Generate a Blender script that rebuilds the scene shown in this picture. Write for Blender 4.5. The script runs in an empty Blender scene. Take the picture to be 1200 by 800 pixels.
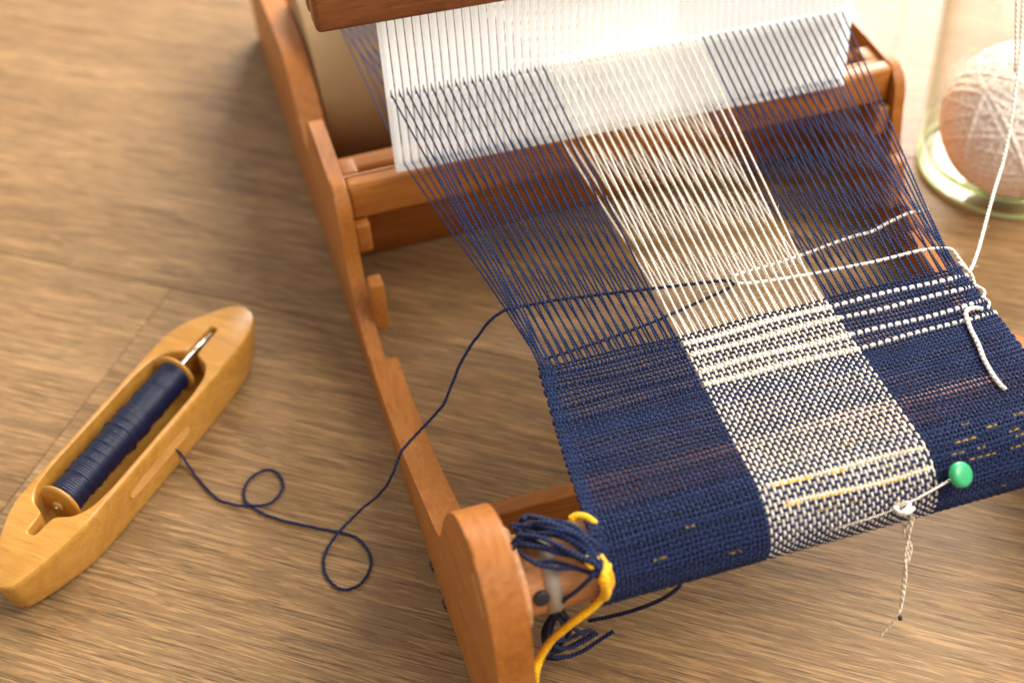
import bpy, bmesh, math, random
import numpy as np
from mathutils import Vector, Matrix
from mathutils.geometry import tessellate_polygon

random.seed(7); rng = np.random.default_rng(11)
scene = bpy.context.scene
col = scene.collection

# ------------------------------------------------------------------ camera
S = 0.56                       # metres per model unit (the lens stands one unit above the table)
RW = np.array([[0.95616, -0.23392, 0.17547],
               [-0.28763, -0.64655, 0.70657],
               [-0.05184, -0.72607, -0.68567]])       # rows: world axes seen by the lens (right, down, forward)
cam_d = bpy.data.cameras.new('camera'); cam = bpy.data.objects.new('camera', cam_d); col.objects.link(cam)
m = Matrix([[RW[i][0], -RW[i][1], -RW[i][2]] for i in range(3)])
cam.matrix_world = Matrix.Translation((0, 0, S)) @ m.to_4x4()
cam_d.sensor_width = 36; cam_d.lens = 51
cam_d.clip_start = 0.01; cam_d.clip_end = 50
cam_d.dof.use_dof = True; cam_d.dof.focus_distance = 1.17 * S; cam_d.dof.aperture_fstop = 5.2
scene.camera = cam

# ------------------------------------------------------------------ light
w = bpy.data.worlds.new('World'); scene.world = w; w.use_nodes = True
bg = w.node_tree.nodes['Background']
bg.inputs[0].default_value = (1.0, 0.95, 0.89, 1); bg.inputs[1].default_value = 0.64

def area(name, loc, target, sx, sy, power, color):
    d = bpy.data.lights.new(name, 'AREA'); d.shape = 'RECTANGLE'; d.size = sx; d.size_y = sy
    d.energy = power; d.color = color
    o = bpy.data.objects.new(name, d); col.objects.link(o)
    o.location = loc
    o.rotation_euler = (Vector(target) - Vector(loc)).to_track_quat('-Z', 'Y').to_euler()
    return o
area('window_light', (1.75, 2.75, 1.30), (0.30, 0.5, 0.05), 2.0, 1.4, 205, (1.0, 0.96, 0.89))
area('side_fill_light', (1.55, -0.20, 1.75), (0.32, 0.42, 0.0), 1.5, 1.2, 60, (1.0, 0.97, 0.93))  # added soft fill from the front right, not a window of the room

scene.view_settings.view_transform = 'Standard'; scene.view_settings.look = 'None'
scene.view_settings.exposure = 0.37; scene.view_settings.gamma = 1.0
scene.cycles.max_bounces = 10; scene.cycles.transparent_max_bounces = 16

# ------------------------------------------------------------------ helpers
def at(px, py, z):
    """table-frame point that the photo shows at a pixel, for a known height z"""
    v = RW @ np.array([px - 600.0, py - 400.0, 1700.0])
    t = (z - 1.0) / v[2]
    return np.array([v[0] * t, v[1] * t, z])
def atx(px, py, x):
    v = RW @ np.array([px - 600.0, py - 400.0, 1700.0]); t = x / v[0]
    return np.array([x, v[1] * t, 1 + v[2] * t])

def tag(o, label=None, cat=None, group=None, kind=None):
    if label: o['label'] = label
    if cat: o['category'] = cat
    if group: o['group'] = group
    if kind: o['kind'] = kind
    return o

def empty(name, loc, label, cat, group=None):
    o = bpy.data.objects.new(name, None); col.objects.link(o)
    o.empty_display_size = 0.02
    o.location = Vector(loc) * S
    return tag(o, label, cat, group)

def wloc(o):
    p = Vector((0, 0, 0))
    while o is not None:
        p = p + o.location; o = o.parent
    return p

def link(name, me, mat, parent=None, loc=None, smooth=True):
    """loc: world location in model units of the new object's origin"""
    o = bpy.data.objects.new(name, me); col.objects.link(o)
    if mat is not None and len(me.materials) == 0: me.materials.append(mat)
    if smooth and len(me.polygons):
        me.polygons.foreach_set('use_smooth', [True] * len(me.polygons))
    base = wloc(parent) if parent is not None else Vector((0, 0, 0))
    wl = Vector(loc) * S if loc is not None else base
    o.parent = parent
    o.location = wl - base
    return o

class MB:
    """collects vertices in model units (world), builds one mesh object"""
    def __init__(s): s.v = []; s.f = []; s.uv = []; s.n = 0; s.has_uv = False
    def add(s, V, F, UV=None):
        V = np.asarray(V, float); s.v.append(V)
        for f in F: s.f.append(tuple(int(i) + s.n for i in f))
        if UV is not None:
            s.has_uv = True; s.uv.extend(UV)
        else:
            for f in F: s.uv.extend([(0.0, 0.0)] * len(f))
        s.n += len(V)
    def tube(s, P, r, n=6, cap=True, closed=False):
        P = np.asarray(P, float); N = len(P)
        R = np.full(N, r) if np.isscalar(r) else np.asarray(r, float)
        if closed: T = np.roll(P, -1, 0) - np.roll(P, 1, 0)
        else: T = np.gradient(P, axis=0)
        T /= np.linalg.norm(T, axis=1)[:, None] + 1e-12
        ref = np.array([0.13, 0.21, 0.97]);
        u0 = ref - T[0] * (ref @ T[0])
        if np.linalg.norm(u0) < 1e-3: u0 = np.array([1, 0, 0]) - T[0] * T[0][0]
        U = np.zeros_like(P); u = u0 / np.linalg.norm(u0)
        for i in range(N):
            u = u - T[i] * (u @ T[i]); u = u / (np.linalg.norm(u) + 1e-12); U[i] = u
        W = np.cross(T, U)
        a = np.arange(n) * 2 * math.pi / n
        V = (P[:, None, :] + R[:, None, None] * (np.cos(a)[None, :, None] * U[:, None, :] + np.sin(a)[None, :, None] * W[:, None, :])).reshape(-1, 3)
        L = np.concatenate([[0], np.cumsum(np.linalg.norm(np.diff(P, axis=0), axis=1))])
        F = []; UV = []
        M = N if closed else N - 1
        for i in range(M):
            i2 = (i + 1) % N; l1 = L[i]; l2 = L[i + 1] if i + 1 < N else L[i] + (L[1] - L[0])
            for k in range(n):
                k2 = (k + 1) % n
                F.append((i * n + k, i * n + k2, i2 * n + k2, i2 * n + k))
                UV += [(l1, k / n), (l1, (k + 1) / n), (l2, (k + 1) / n), (l2, k / n)]
        if cap and not closed:
            F.append(tuple(range(n - 1, -1, -1))); UV += [(0, 0)] * n
            F.append(tuple((N - 1) * n + k for k in range(n))); UV += [(0, 0)] * n
        s.add(V, F, UV)
    def lathe(s, prof, a, b, n=48):
        """prof: (t along axis a->b in units, radius)"""
        a = np.array(a, float); b = np.array(b, float); ax = (b - a) / np.linalg.norm(b - a)
        u = np.cross(ax, [0.3, 0.2, 0.93]); u /= np.linalg.norm(u); v = np.cross(ax, u)
        V = []; F = []; UV = []
        for (t, r) in prof:
            for k in range(n):
                th = 2 * math.pi * k / n
                V.append(a + ax * t + r * (math.cos(th) * u + math.sin(th) * v))
        for i in range(len(prof) - 1):
            for k in range(n):
                k2 = (k + 1) % n
                F.append((i * n + k, i * n + k2, (i + 1) * n + k2, (i + 1) * n + k))
                UV += [(prof[i][0], k / n), (prof[i][0], (k + 1) / n), (prof[i + 1][0], (k + 1) / n), (prof[i + 1][0], k / n)]
        s.add(V, F, UV)
    def mesh(s, name, origin):
        V = (np.concatenate(s.v) - np.asarray(origin, float)) * S
        me = bpy.data.meshes.new(name); me.from_pydata(V.tolist(), [], s.f)
        if s.has_uv:
            l = me.uv_layers.new(name='UVMap'); l.data.foreach_set('uv', np.array(s.uv, dtype=np.float32).ravel())
        me.update(); return me
    def build(s, name, mat, parent=None, smooth=True):
        org = np.array(wloc(parent)) / S if parent is not None else np.mean(np.concatenate(s.v), axis=0)
        if parent is None: org = np.array([org[0], org[1], np.min(np.concatenate(s.v)[:, 2])])
        return link(name, s.mesh(name, org), mat, parent, loc=org, smooth=smooth)

def bm_finish(bm, name, mat, parent, smooth=False, autosmooth=True):
    org = np.array(wloc(parent)) / S if parent is not None else np.zeros(3)
    for v in bm.verts: v.co = (v.co - Vector(org)) * S
    bmesh.ops.recalc_face_normals(bm, faces=bm.faces[:])
    me = bpy.data.meshes.new(name); bm.to_mesh(me); bm.free()
    o = link(name, me, mat, parent, loc=org, smooth=True)
    try: me.set_sharp_from_angle(angle=math.radians(38))
    except Exception: pass
    return o

def box(name, mn, mx, mat, parent, bev=0.002, seg=3):
    bm = bmesh.new(); bmesh.ops.create_cube(bm, size=1)
    for v in bm.verts:
        v.co = Vector([(mn[i] + mx[i]) / 2 + v.co[i] * (mx[i] - mn[i]) for i in range(3)])
    if bev: bmesh.ops.bevel(bm, geom=bm.edges[:], offset=bev, segments=seg, affect='EDGES', profile=0.5)
    return bm_finish(bm, name, mat, parent)

def catmull(P, k=6, closed=False):
    P = [np.array(p, float) for p in P]; n = len(P); out = []
    rngi = range(n) if closed else range(n - 1)
    for i in rngi:
        p1 = P[i]; p2 = P[(i + 1) % n]
        p0 = P[(i - 1) % n] if (closed or i > 0) else 2 * p1 - p2
        p3 = P[(i + 2) % n] if (closed or i < n - 2) else 2 * p2 - p1
        for j in range(k):
            t = j / k
            out.append(0.5 * ((2 * p1) + (-p0 + p2) * t + (2 * p0 - 5 * p1 + 4 * p2 - p3) * t * t + (-p0 + 3 * p1 - 3 * p2 + p3) * t ** 3))
    if not closed: out.append(P[-1])
    return np.array(out)

# ------------------------------------------------------------------ materials
def newmat(name):
    mt = bpy.data.materials.new(name); mt.use_nodes = True
    nt = mt.node_tree; b = nt.nodes['Principled BSDF']; return mt, nt, b
def N(nt, t, **kw):
    n = nt.nodes.new(t)
    for k, v in kw.items(): setattr(n, k, v)
    return n
def ramp(nt, pts):
    r = N(nt, 'ShaderNodeValToRGB'); e = r.color_ramp.elements
    while len(e) > 1: e.remove(e[-1])
    e[0].position = pts[0][0]; e[0].color = (*pts[0][1], 1)
    for p, c in pts[1:]:
        x = e.new(p); x.color = (*c, 1)
    return r
def mathn(nt, op, a, b=None, c=None):
    n = N(nt, 'ShaderNodeMath', operation=op)
    for i, v in enumerate((a, b, c)):
        if v is None: continue
        if isinstance(v, (int, float)): n.inputs[i].default_value = v
        else: nt.links.new(v, n.inputs[i])
    return n.outputs[0]
def mixc(nt, fac, a, b, mode='MIX'):
    n = N(nt, 'ShaderNodeMix', data_type='RGBA', blend_type=mode)
    for k, v in ((0, fac), (6, a), (7, b)):
        if isinstance(v, (int, float)): n.inputs[k].default_value = v
        elif isinstance(v, tuple): n.inputs[k].default_value = (*v, 1)
        else: nt.links.new(v, n.inputs[k])
    return n.outputs[2]

def wood_mat(name, dark, mid, light, axis=(0, 1, 0), scale=1.0, rough=0.42, rot=0.0, rings=True, coat=0.0, contrast=1.0):
    """smooth planed wood: long soft figure, fine fibres and short pores running along one axis"""
    mt, nt, b = newmat(name)
    tc = N(nt, 'ShaderNodeTexCoord'); oi = N(nt, 'ShaderNodeObjectInfo')
    mp = N(nt, 'ShaderNodeMapping'); mp.inputs['Rotation'].default_value = (0, 0, rot)
    nt.links.new(tc.outputs['Object'], mp.inputs['Vector'])
    st = [1.0 if a else 9.0 for a in axis]
    mp2 = N(nt, 'ShaderNodeVectorMath', operation='MULTIPLY'); mp2.inputs[1].default_value = [v * scale for v in st]
    nt.links.new(mp.outputs[0], mp2.inputs[0])
    off = N(nt, 'ShaderNodeVectorMath', operation='ADD')
    cmb = N(nt, 'ShaderNodeCombineXYZ')
    r = mathn(nt, 'MULTIPLY', oi.outputs['Random'], 37.0)
    for i in range(3): nt.links.new(r, cmb.inputs[i])
    nt.links.new(mp2.outputs[0], off.inputs[0]); nt.links.new(cmb.outputs[0], off.inputs[1])
    n1 = N(nt, 'ShaderNodeTexNoise'); n1.inputs['Scale'].default_value = 5.0; n1.inputs['Detail'].default_value = 3; n1.inputs['Distortion'].default_value = 0.6
    nt.links.new(off.outputs[0], n1.inputs['Vector'])
    ringv = mathn(nt, 'FRACT', mathn(nt, 'MULTIPLY', n1.outputs['Fac'], 7.0))
    n2 = N(nt, 'ShaderNodeTexNoise'); n2.inputs['Scale'].default_value = 46.0; n2.inputs['Detail'].default_value = 6; n2.inputs['Roughness'].default_value = 0.65
    nt.links.new(off.outputs[0], n2.inputs['Vector'])
    mp3 = N(nt, 'ShaderNodeVectorMath', operation='MULTIPLY'); mp3.inputs[1].default_value = [1 if a else 2.4 for a in axis]
    nt.links.new(off.outputs[0], mp3.inputs[0])
    n3 = N(nt, 'ShaderNodeTexNoise'); n3.inputs['Scale'].default_value = 90.0; n3.inputs['Detail'].default_value = 2
    nt.links.new(mp3.outputs[0], n3.inputs['Vector'])
    fac = mathn(nt, 'ADD', mathn(nt, 'MULTIPLY', n1.outputs['Fac'], 0.5), mathn(nt, 'MULTIPLY', n2.outputs['Fac'], 0.5))
    if rings: fac = mathn(nt, 'ADD', mathn(nt, 'MULTIPLY', ringv, 0.10), mathn(nt, 'MULTIPLY', fac, 0.92))
    k = 0.16 / contrast
    rp = ramp(nt, [(0.5 - k, dark), (0.5, mid), (0.5 + k, light)]); nt.links.new(fac, rp.inputs[0])
    pore = N(nt, 'ShaderNodeMapRange'); pore.inputs[1].default_value = 0.30; pore.inputs[2].default_value = 0.42; pore.inputs[3].default_value = 0.72; pore.inputs[4].default_value = 1.0
    nt.links.new(n3.outputs['Fac'], pore.inputs[0])
    c = mixc(nt, 1.0, rp.outputs[0], pore.outputs[0], 'MULTIPLY')
    nt.links.new(c, b.inputs['Base Color'])
    rr = N(nt, 'ShaderNodeMapRange'); rr.inputs[3].default_value = rough + 0.1; rr.inputs[4].default_value = rough - 0.06
    nt.links.new(n2.outputs['Fac'], rr.inputs[0]); nt.links.new(rr.outputs[0], b.inputs['Roughness'])
    bp = N(nt, 'ShaderNodeBump'); bp.inputs['Strength'].default_value = 0.18; bp.inputs['Distance'].default_value = 0.0006
    nt.links.new(n2.outputs['Fac'], bp.inputs['Height']); nt.links.new(bp.outputs[0], b.inputs['Normal'])
    b.inputs['Specular IOR Level'].default_value = 0.34; b.inputs['Coat Weight'].default_value = coat; b.inputs['Coat Roughness'].default_value = 0.25
    return mt

def table_mat():
    """brushed oak plank: streaked pale and brown fibre with open pores, along local X"""
    mt, nt, b = newmat('oak_plank')
    tc = N(nt, 'ShaderNodeTexCoord'); oi = N(nt, 'ShaderNodeObjectInfo')
    cmb = N(nt, 'ShaderNodeCombineXYZ'); r = mathn(nt, 'MULTIPLY', oi.outputs['Random'], 53.0)
    for i in range(3): nt.links.new(r, cmb.inputs[i])
    def coords(sx, sy):
        a = N(nt, 'ShaderNodeVectorMath', operation='MULTIPLY'); a.inputs[1].default_value = (sx, sy, 1)
        nt.links.new(tc.outputs['Object'], a.inputs[0])
        o = N(nt, 'ShaderNodeVectorMath', operation='ADD'); nt.links.new(a.outputs[0], o.inputs[0]); nt.links.new(cmb.outputs[0], o.inputs[1])
        return o.outputs[0]
    def noise(v, sc, det, dist=0.0, rough=0.55):
        n = N(nt, 'ShaderNodeTexNoise'); n.inputs['Scale'].default_value = sc; n.inputs['Detail'].default_value = det
        n.inputs['Distortion'].default_value = dist; n.inputs['Roughness'].default_value = rough
        nt.links.new(v, n.inputs['Vector']); return n.outputs['Fac']
    big = noise(coords(3.0, 22.0), 1.0, 3, 1.0)
    mid = noise(coords(18.0, 480.0), 1.0, 4, 0.5, 0.7)
    fine = noise(coords(110.0, 1700.0), 1.0, 3, 0.4, 0.75)
    cloud = noise(coords(4.0, 11.0), 1.0, 4, 0.8)
    fac = mathn(nt, 'ADD', mathn(nt, 'ADD', mathn(nt, 'MULTIPLY', big, 0.22), mathn(nt, 'MULTIPLY', mid, 0.28)),
                mathn(nt, 'ADD', mathn(nt, 'MULTIPLY', fine, 0.30), mathn(nt, 'MULTIPLY', cloud, 0.20)))
    rp = ramp(nt, [(0.37, (0.135, 0.070, 0.026)), (0.45, (0.182, 0.100, 0.039)), (0.53, (0.225, 0.129, 0.053)), (0.61, (0.280, 0.168, 0.074))])
    nt.links.new(fac, rp.inputs[0])
    pore = N(nt, 'ShaderNodeMapRange'); pore.inputs[1].default_value = 0.385; pore.inputs[2].default_value = 0.415; pore.inputs[3].default_value = 0.58; pore.inputs[4].default_value = 1.0
    pn = noise(coords(32.0, 950.0), 1.0, 2); nt.links.new(pn, pore.inputs[0])
    c = mixc(nt, 1.0, rp.outputs[0], pore.outputs[0], 'MULTIPLY')
    lim = N(nt, 'ShaderNodeMapRange'); lim.inputs[1].default_value = 0.525; lim.inputs[2].default_value = 0.555; lim.inputs[3].default_value = 0.92; lim.inputs[4].default_value = 1.42
    nt.links.new(noise(coords(24.0, 640.0), 1.0, 3, 0.9, 0.62), lim.inputs[0])
    c = mixc(nt, 1.0, c, lim.outputs[0], 'MULTIPLY')
    tint = N(nt, 'ShaderNodeMapRange'); tint.inputs[3].default_value = 1.04; tint.inputs[4].default_value = 1.14
    nt.links.new(oi.outputs['Random'], tint.inputs[0])
    c = mixc(nt, 1.0, c, tint.outputs[0], 'MULTIPLY')
    nt.links.new(c, b.inputs['Base Color'])
    rr = N(nt, 'ShaderNodeMapRange'); rr.inputs[3].default_value = 0.58; rr.inputs[4].default_value = 0.42; b.inputs['Specular IOR Level'].default_value = 0.30
    nt.links.new(mid, rr.inputs[0]); nt.links.new(rr.outputs[0], b.inputs['Roughness'])
    bp = N(nt, 'ShaderNodeBump'); bp.inputs['Strength'].default_value = 0.35; bp.inputs['Distance'].default_value = 0.0004
    nt.links.new(mathn(nt, 'ADD', fine, mathn(nt, 'MULTIPLY', pore.outputs[0], 0.6)), bp.inputs['Height']); nt.links.new(bp.outputs[0], b.inputs['Normal'])
    return mt

def yarn_mat(name, base, shade, pitch=0.0034, plies=2, rough=0.8, sheen=0.06, depth=0.0004, spread=(0.82, 1.15)):
    """plied yarn: oblique plies from the UVs (u = length, v = round the strand)"""
    mt, nt, b = newmat(name)
    uv = N(nt, 'ShaderNodeUVMap'); sp = N(nt, 'ShaderNodeSeparateXYZ'); nt.links.new(uv.outputs[0], sp.inputs[0])
    ph = mathn(nt, 'ADD', mathn(nt, 'MULTIPLY', sp.outputs[0], 1.0 / pitch), mathn(nt, 'MULTIPLY', sp.outputs[1], float(plies)))
    sn = mathn(nt, 'SINE', mathn(nt, 'MULTIPLY', ph, 2 * math.pi))
    f = N(nt, 'ShaderNodeMapRange'); f.inputs[1].default_value = -1.0; f.inputs[2].default_value = 0.5; nt.links.new(sn, f.inputs[0])
    tc = N(nt, 'ShaderNodeTexCoord'); nz = N(nt, 'ShaderNodeTexNoise'); nz.inputs['Scale'].default_value = 900; nz.inputs['Detail'].default_value = 3
    nt.links.new(tc.outputs['Object'], nz.inputs['Vector'])
    oi = N(nt, 'ShaderNodeObjectInfo'); rv = N(nt, 'ShaderNodeMapRange'); rv.inputs[3].default_value, rv.inputs[4].default_value = spread
    nt.links.new(oi.outputs['Random'], rv.inputs[0])
    c = mixc(nt, f.outputs[0], shade, base)
    nv = N(nt, 'ShaderNodeMapRange'); nv.inputs[1].default_value = 0.3; nv.inputs[2].default_value = 0.7; nv.inputs[3].default_value = 0.7; nv.inputs[4].default_value = 1.25
    nt.links.new(nz.outputs['Fac'], nv.inputs[0])
    c = mixc(nt, 1.0, c, nv.outputs[0], 'MULTIPLY'); c = mixc(nt, 1.0, c, rv.outputs[0], 'MULTIPLY')
    nt.links.new(c, b.inputs['Base Color'])
    b.inputs['Roughness'].default_value = rough; b.inputs['Specular IOR Level'].default_value = 0.25
    b.inputs['Sheen Weight'].default_value = sheen; b.inputs['Sheen Roughness'].default_value = 0.4
    b.inputs['Sheen Tint'].default_value = (0.75, 0.8, 1.0, 1) if base[2] > base[0] else (1, 1, 1, 1)
    bp = N(nt, 'ShaderNodeBump'); bp.inputs['Strength'].default_value = 0.8; bp.inputs['Distance'].default_value = depth
    nt.links.new(sn, bp.inputs['Height']); nt.links.new(bp.outputs[0], b.inputs['Normal'])
    return mt

def plain(name, c, rough=0.5, metal=0.0, spec=0.5, noise=0.0, nscale=60):
    mt, nt, b = newmat(name)
    b.inputs['Base Color'].default_value = (*c, 1); b.inputs['Roughness'].default_value = rough; b.inputs['Metallic'].default_value = metal
    if noise:
        tc = N(nt, 'ShaderNodeTexCoord'); n = N(nt, 'ShaderNodeTexNoise'); n.inputs['Scale'].default_value = nscale; n.inputs['Detail'].default_value = 4
        nt.links.new(tc.outputs['Object'], n.inputs['Vector'])
        mr = N(nt, 'ShaderNodeMapRange'); mr.inputs[1].default_value = 0.3; mr.inputs[2].default_value = 0.7
        mr.inputs[3].default_value = 1 - noise; mr.inputs[4].default_value = 1 + noise
        nt.links.new(n.outputs['Fac'], mr.inputs[0])
        nt.links.new(mixc(nt, 1.0, c, mr.outputs[0], 'MULTIPLY'), b.inputs['Base Color'])
        bp = N(nt, 'ShaderNodeBump'); bp.inputs['Strength'].default_value = 0.2; bp.inputs['Distance'].default_value = 0.0004
        nt.links.new(n.outputs['Fac'], bp.inputs['Height']); nt.links.new(bp.outputs[0], b.inputs['Normal'])
    return mt

cD, cM, cL = (0.27, 0.080, 0.011), (0.37, 0.125, 0.020), (0.44, 0.165, 0.032)
M_frame = wood_mat('cherry_wood_lengthwise', cD, cM, cL, axis=(0, 1, 0), rough=0.46, coat=0.0)
M_bar = wood_mat('cherry_wood_crosswise', cD, cM, cL, axis=(1, 0, 0), rough=0.46, coat=0.0)
M_heddlebar = wood_mat('dark_cherry_wood', (0.13, 0.040, 0.011), (0.205, 0.066, 0.018), (0.27, 0.095, 0.028), axis=(1, 0, 0), rough=0.45, coat=0.05)
M_roller = wood_mat('pale_beech', (0.38, 0.17, 0.060), (0.50, 0.245, 0.10), (0.60, 0.33, 0.15), axis=(1, 0, 0), rough=0.45)
M_shuttle = wood_mat('honey_maple', (0.33, 0.140, 0.018), (0.43, 0.196, 0.029), (0.50, 0.245, 0.046), axis=(0, 1, 0), scale=0.7, rough=0.33, coat=0.25, contrast=0.9)
M_table = table_mat()
M_blue = yarn_mat('navy_yarn', (0.027, 0.050, 0.148), (0.007, 0.012, 0.046))
M_blueweft = yarn_mat('navy_weft_yarn', (0.011, 0.022, 0.078), (0.003, 0.006, 0.025), spread=(0.55, 1.6))
M_dark = yarn_mat('dark_navy_yarn', (0.018, 0.026, 0.09), (0.005, 0.006, 0.022))
M_cream = yarn_mat('cream_yarn', (0.92, 0.84, 0.72), (0.76, 0.66, 0.54), depth=0.00012)
M_white = yarn_mat('white_yarn', (0.90, 0.83, 0.73), (0.68, 0.59, 0.48), pitch=0.005, depth=0.00025)
M_tan = yarn_mat('beige_yarn', (0.80, 0.66, 0.48), (0.60, 0.48, 0.34), pitch=0.005, depth=0.0002)
M_yellow = yarn_mat('yellow_cord', (0.95, 0.54, 0.010), (0.88, 0.44, 0.008), pitch=0.003, depth=0.0001, sheen=0.1, rough=0.55)
M_fleck = yarn_mat('ochre_fleck', (0.55, 0.33, 0.03), (0.35, 0.18, 0.012), pitch=0.003)
M_steel = plain('steel', (0.60, 0.55, 0.47), 0.25, 1.0)
M_black = plain('black_rubber_and_hole_shade', (0.012, 0.012, 0.014), 0.5)
M_green = plain('green_plastic', (0.035, 0.36, 0.13), 0.28)
M_band = plain('grey_tape', (0.30, 0.25, 0.19), 0.6, noise=0.12)
M_patch = plain('worn_mark_and_slot_patch', (0.56, 0.27, 0.07), 0.35, noise=0.15)

def plastic_mat():
    mt, nt, b = newmat('white_plastic')
    b.inputs['Base Color'].default_value = (0.94, 0.94, 0.93, 1); b.inputs['Roughness'].default_value = 0.32
    t = N(nt, 'ShaderNodeBsdfTranslucent'); t.inputs[0].default_value = (1.0, 1.0, 0.99, 1)
    mx = N(nt, 'ShaderNodeMixShader'); mx.inputs[0].default_value = 0.55
    out = nt.nodes['Material Output']
    nt.links.new(b.outputs[0], mx.inputs[1]); nt.links.new(t.outputs[0], mx.inputs[2]); nt.links.new(mx.outputs[0], out.inputs['Surface'])
    return mt
M_plastic = plastic_mat()

def paper_mat():
    mt, nt, b = newmat('brown_paper')
    tc = N(nt, 'ShaderNodeTexCoord'); n = N(nt, 'ShaderNodeTexNoise'); n.inputs['Scale'].default_value = 22; n.inputs['Detail'].default_value = 5
    nt.links.new(tc.outputs['Object'], n.inputs['Vector'])
    r = ramp(nt, [(0.3, (0.29, 0.165, 0.065)), (0.7, (0.40, 0.245, 0.11))]); nt.links.new(n.outputs['Fac'], r.inputs[0])
    nt.links.new(r.outputs[0], b.inputs['Base Color']); b.inputs['Roughness'].default_value = 0.6
    bp = N(nt, 'ShaderNodeBump'); bp.inputs['Strength'].default_value = 0.4; bp.inputs['Distance'].default_value = 0.002
    nt.links.new(n.outputs['Fac'], bp.inputs['Height']); nt.links.new(bp.outputs[0], b.inputs['Normal'])
    return mt
M_paper = paper_mat()

def glass_mat(name, tint, ior=1.35, edge=0.55, pw=5.0):
    mt, nt, b = newmat(name)
    out = nt.nodes['Material Output']
    tr = N(nt, 'ShaderNodeBsdfTransparent'); lw = N(nt, 'ShaderNodeLayerWeight'); lw.inputs['Blend'].default_value = 0.5
    nt.links.new(mixc(nt, mathn(nt, 'POWER', lw.outputs['Facing'], pw), (0.975, 0.975, 0.965), tint), tr.inputs[0])
    gl = N(nt, 'ShaderNodeBsdfGlossy'); gl.inputs['Roughness'].default_value = 0.04; gl.inputs[0].default_value = (1, 1, 1, 1)
    fr = N(nt, 'ShaderNodeLayerWeight'); fr.inputs['Blend'].default_value = 0.5
    fac = mathn(nt, 'MULTIPLY_ADD', mathn(nt, 'POWER', fr.outputs['Facing'], 4.0), edge, 0.04)
    tc = N(nt, 'ShaderNodeTexCoord'); n = N(nt, 'ShaderNodeTexNoise'); n.inputs['Scale'].default_value = 28; n.inputs['Detail'].default_value = 1
    nt.links.new(tc.outputs['Object'], n.inputs['Vector'])
    bp = N(nt, 'ShaderNodeBump'); bp.inputs['Strength'].default_value = 0.25; bp.inputs['Distance'].default_value = 0.003
    nt.links.new(n.outputs['Fac'], bp.inputs['Height'])
    nt.links.new(bp.outputs[0], gl.inputs['Normal']); nt.links.new(bp.outputs[0], fr.inputs['Normal'])
    mx = N(nt, 'ShaderNodeMixShader'); nt.links.new(fac, mx.inputs[0])
    nt.links.new(tr.outputs[0], mx.inputs[1]); nt.links.new(gl.outputs[0], mx.inputs[2]); nt.links.new(mx.outputs[0], out.inputs['Surface'])
    return mt
M_glass = glass_mat('clear_glass', (0.68, 0.69, 0.60), edge=0.75, pw=4.0)
M_glassbase = glass_mat('green_tinted_glass', (0.58, 0.70, 0.30), 1.5, 0.55, 2.2)

# ------------------------------------------------------------------ table of planks
ang = math.radians(-36.0)
tdir = np.array([math.cos(ang), math.sin(ang)]); tnor = np.array([-math.sin(ang), math.cos(ang)])
table = bpy.data.objects.new('table_top', None); col.objects.link(table); tag(table, kind='structure')
table.location = (0, 0, 0)
# seams from the photo: one passes through (-0.11, 1.27); rows are 0.43 wide
n0 = float(np.dot(tnor, (-0.110, 1.269))); wid = 0.434; Lp = 2.6
joint = float(np.dot(tdir, (-0.130, 1.139)))
th = 0.03; gap = 0.00022
edges = [n0 + wid * 7 - wid * q for q in range(8)] + [n0 - .66 - wid * 1.3 * q for q in range(6)]
for k in range(-7, 6):
    a0 = edges[k + 8] + gap; a1 = edges[k + 7] - gap
    off = joint if k == 0 else joint + (k * 0.97) % Lp
    for q in range(-3, 3):
        b0 = off + q * Lp + gap * 0.7; b1 = off + (q + 1) * Lp - gap * 0.7
        cn = (a0 + a1) / 2; cb = (b0 + b1) / 2
        c2 = tdir * cb + tnor * cn
        if np.linalg.norm(c2 - np.array([0.4, 1.2])) > 4.2: continue
        bm = bmesh.new(); bmesh.ops.create_cube(bm, size=1)
        for v in bm.verts: v.co = Vector((v.co.x * (b1 - b0) * S, v.co.y * (a1 - a0) * S, (v.co.z - 0.5) * th * S))
        bmesh.ops.bevel(bm, geom=[e for e in bm.edges if e.verts[0].co.z > -1e-6 and e.verts[1].co.z > -1e-6], offset=0.0007 * S, segments=2, affect='EDGES')
        me = bpy.data.meshes.new('plank'); bm.to_mesh(me); bm.free(); me.materials.append(M_table)
        o = bpy.data.objects.new('plank', me); col.objects.link(o); o.parent = table
        o.location = (c2[0] * S, c2[1] * S, 0); o.rotation_euler = (0, 0, ang)
subm = box('subfloor', (-4.5, -3.2, -0.05), (5.0, 6.0, -0.031), plain('dark_seam', (0.13, 0.078, 0.038), 0.9), None, bev=0)
subm.name = 'underlay'; tag(subm, kind='structure')

# ------------------------------------------------------------------ loom
XO, XI, XT = 0.109, 0.1235, 0.135          # left frame: outer face, thin inner face, thick inner face
RO, RI, RT = 0.692, 0.6805, 0.671          # right frame
loom = empty('table_loom', (0.40, 1.1, 0.0), 'small cherry-coloured wooden rigid heddle loom standing across the table', 'loom')

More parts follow.
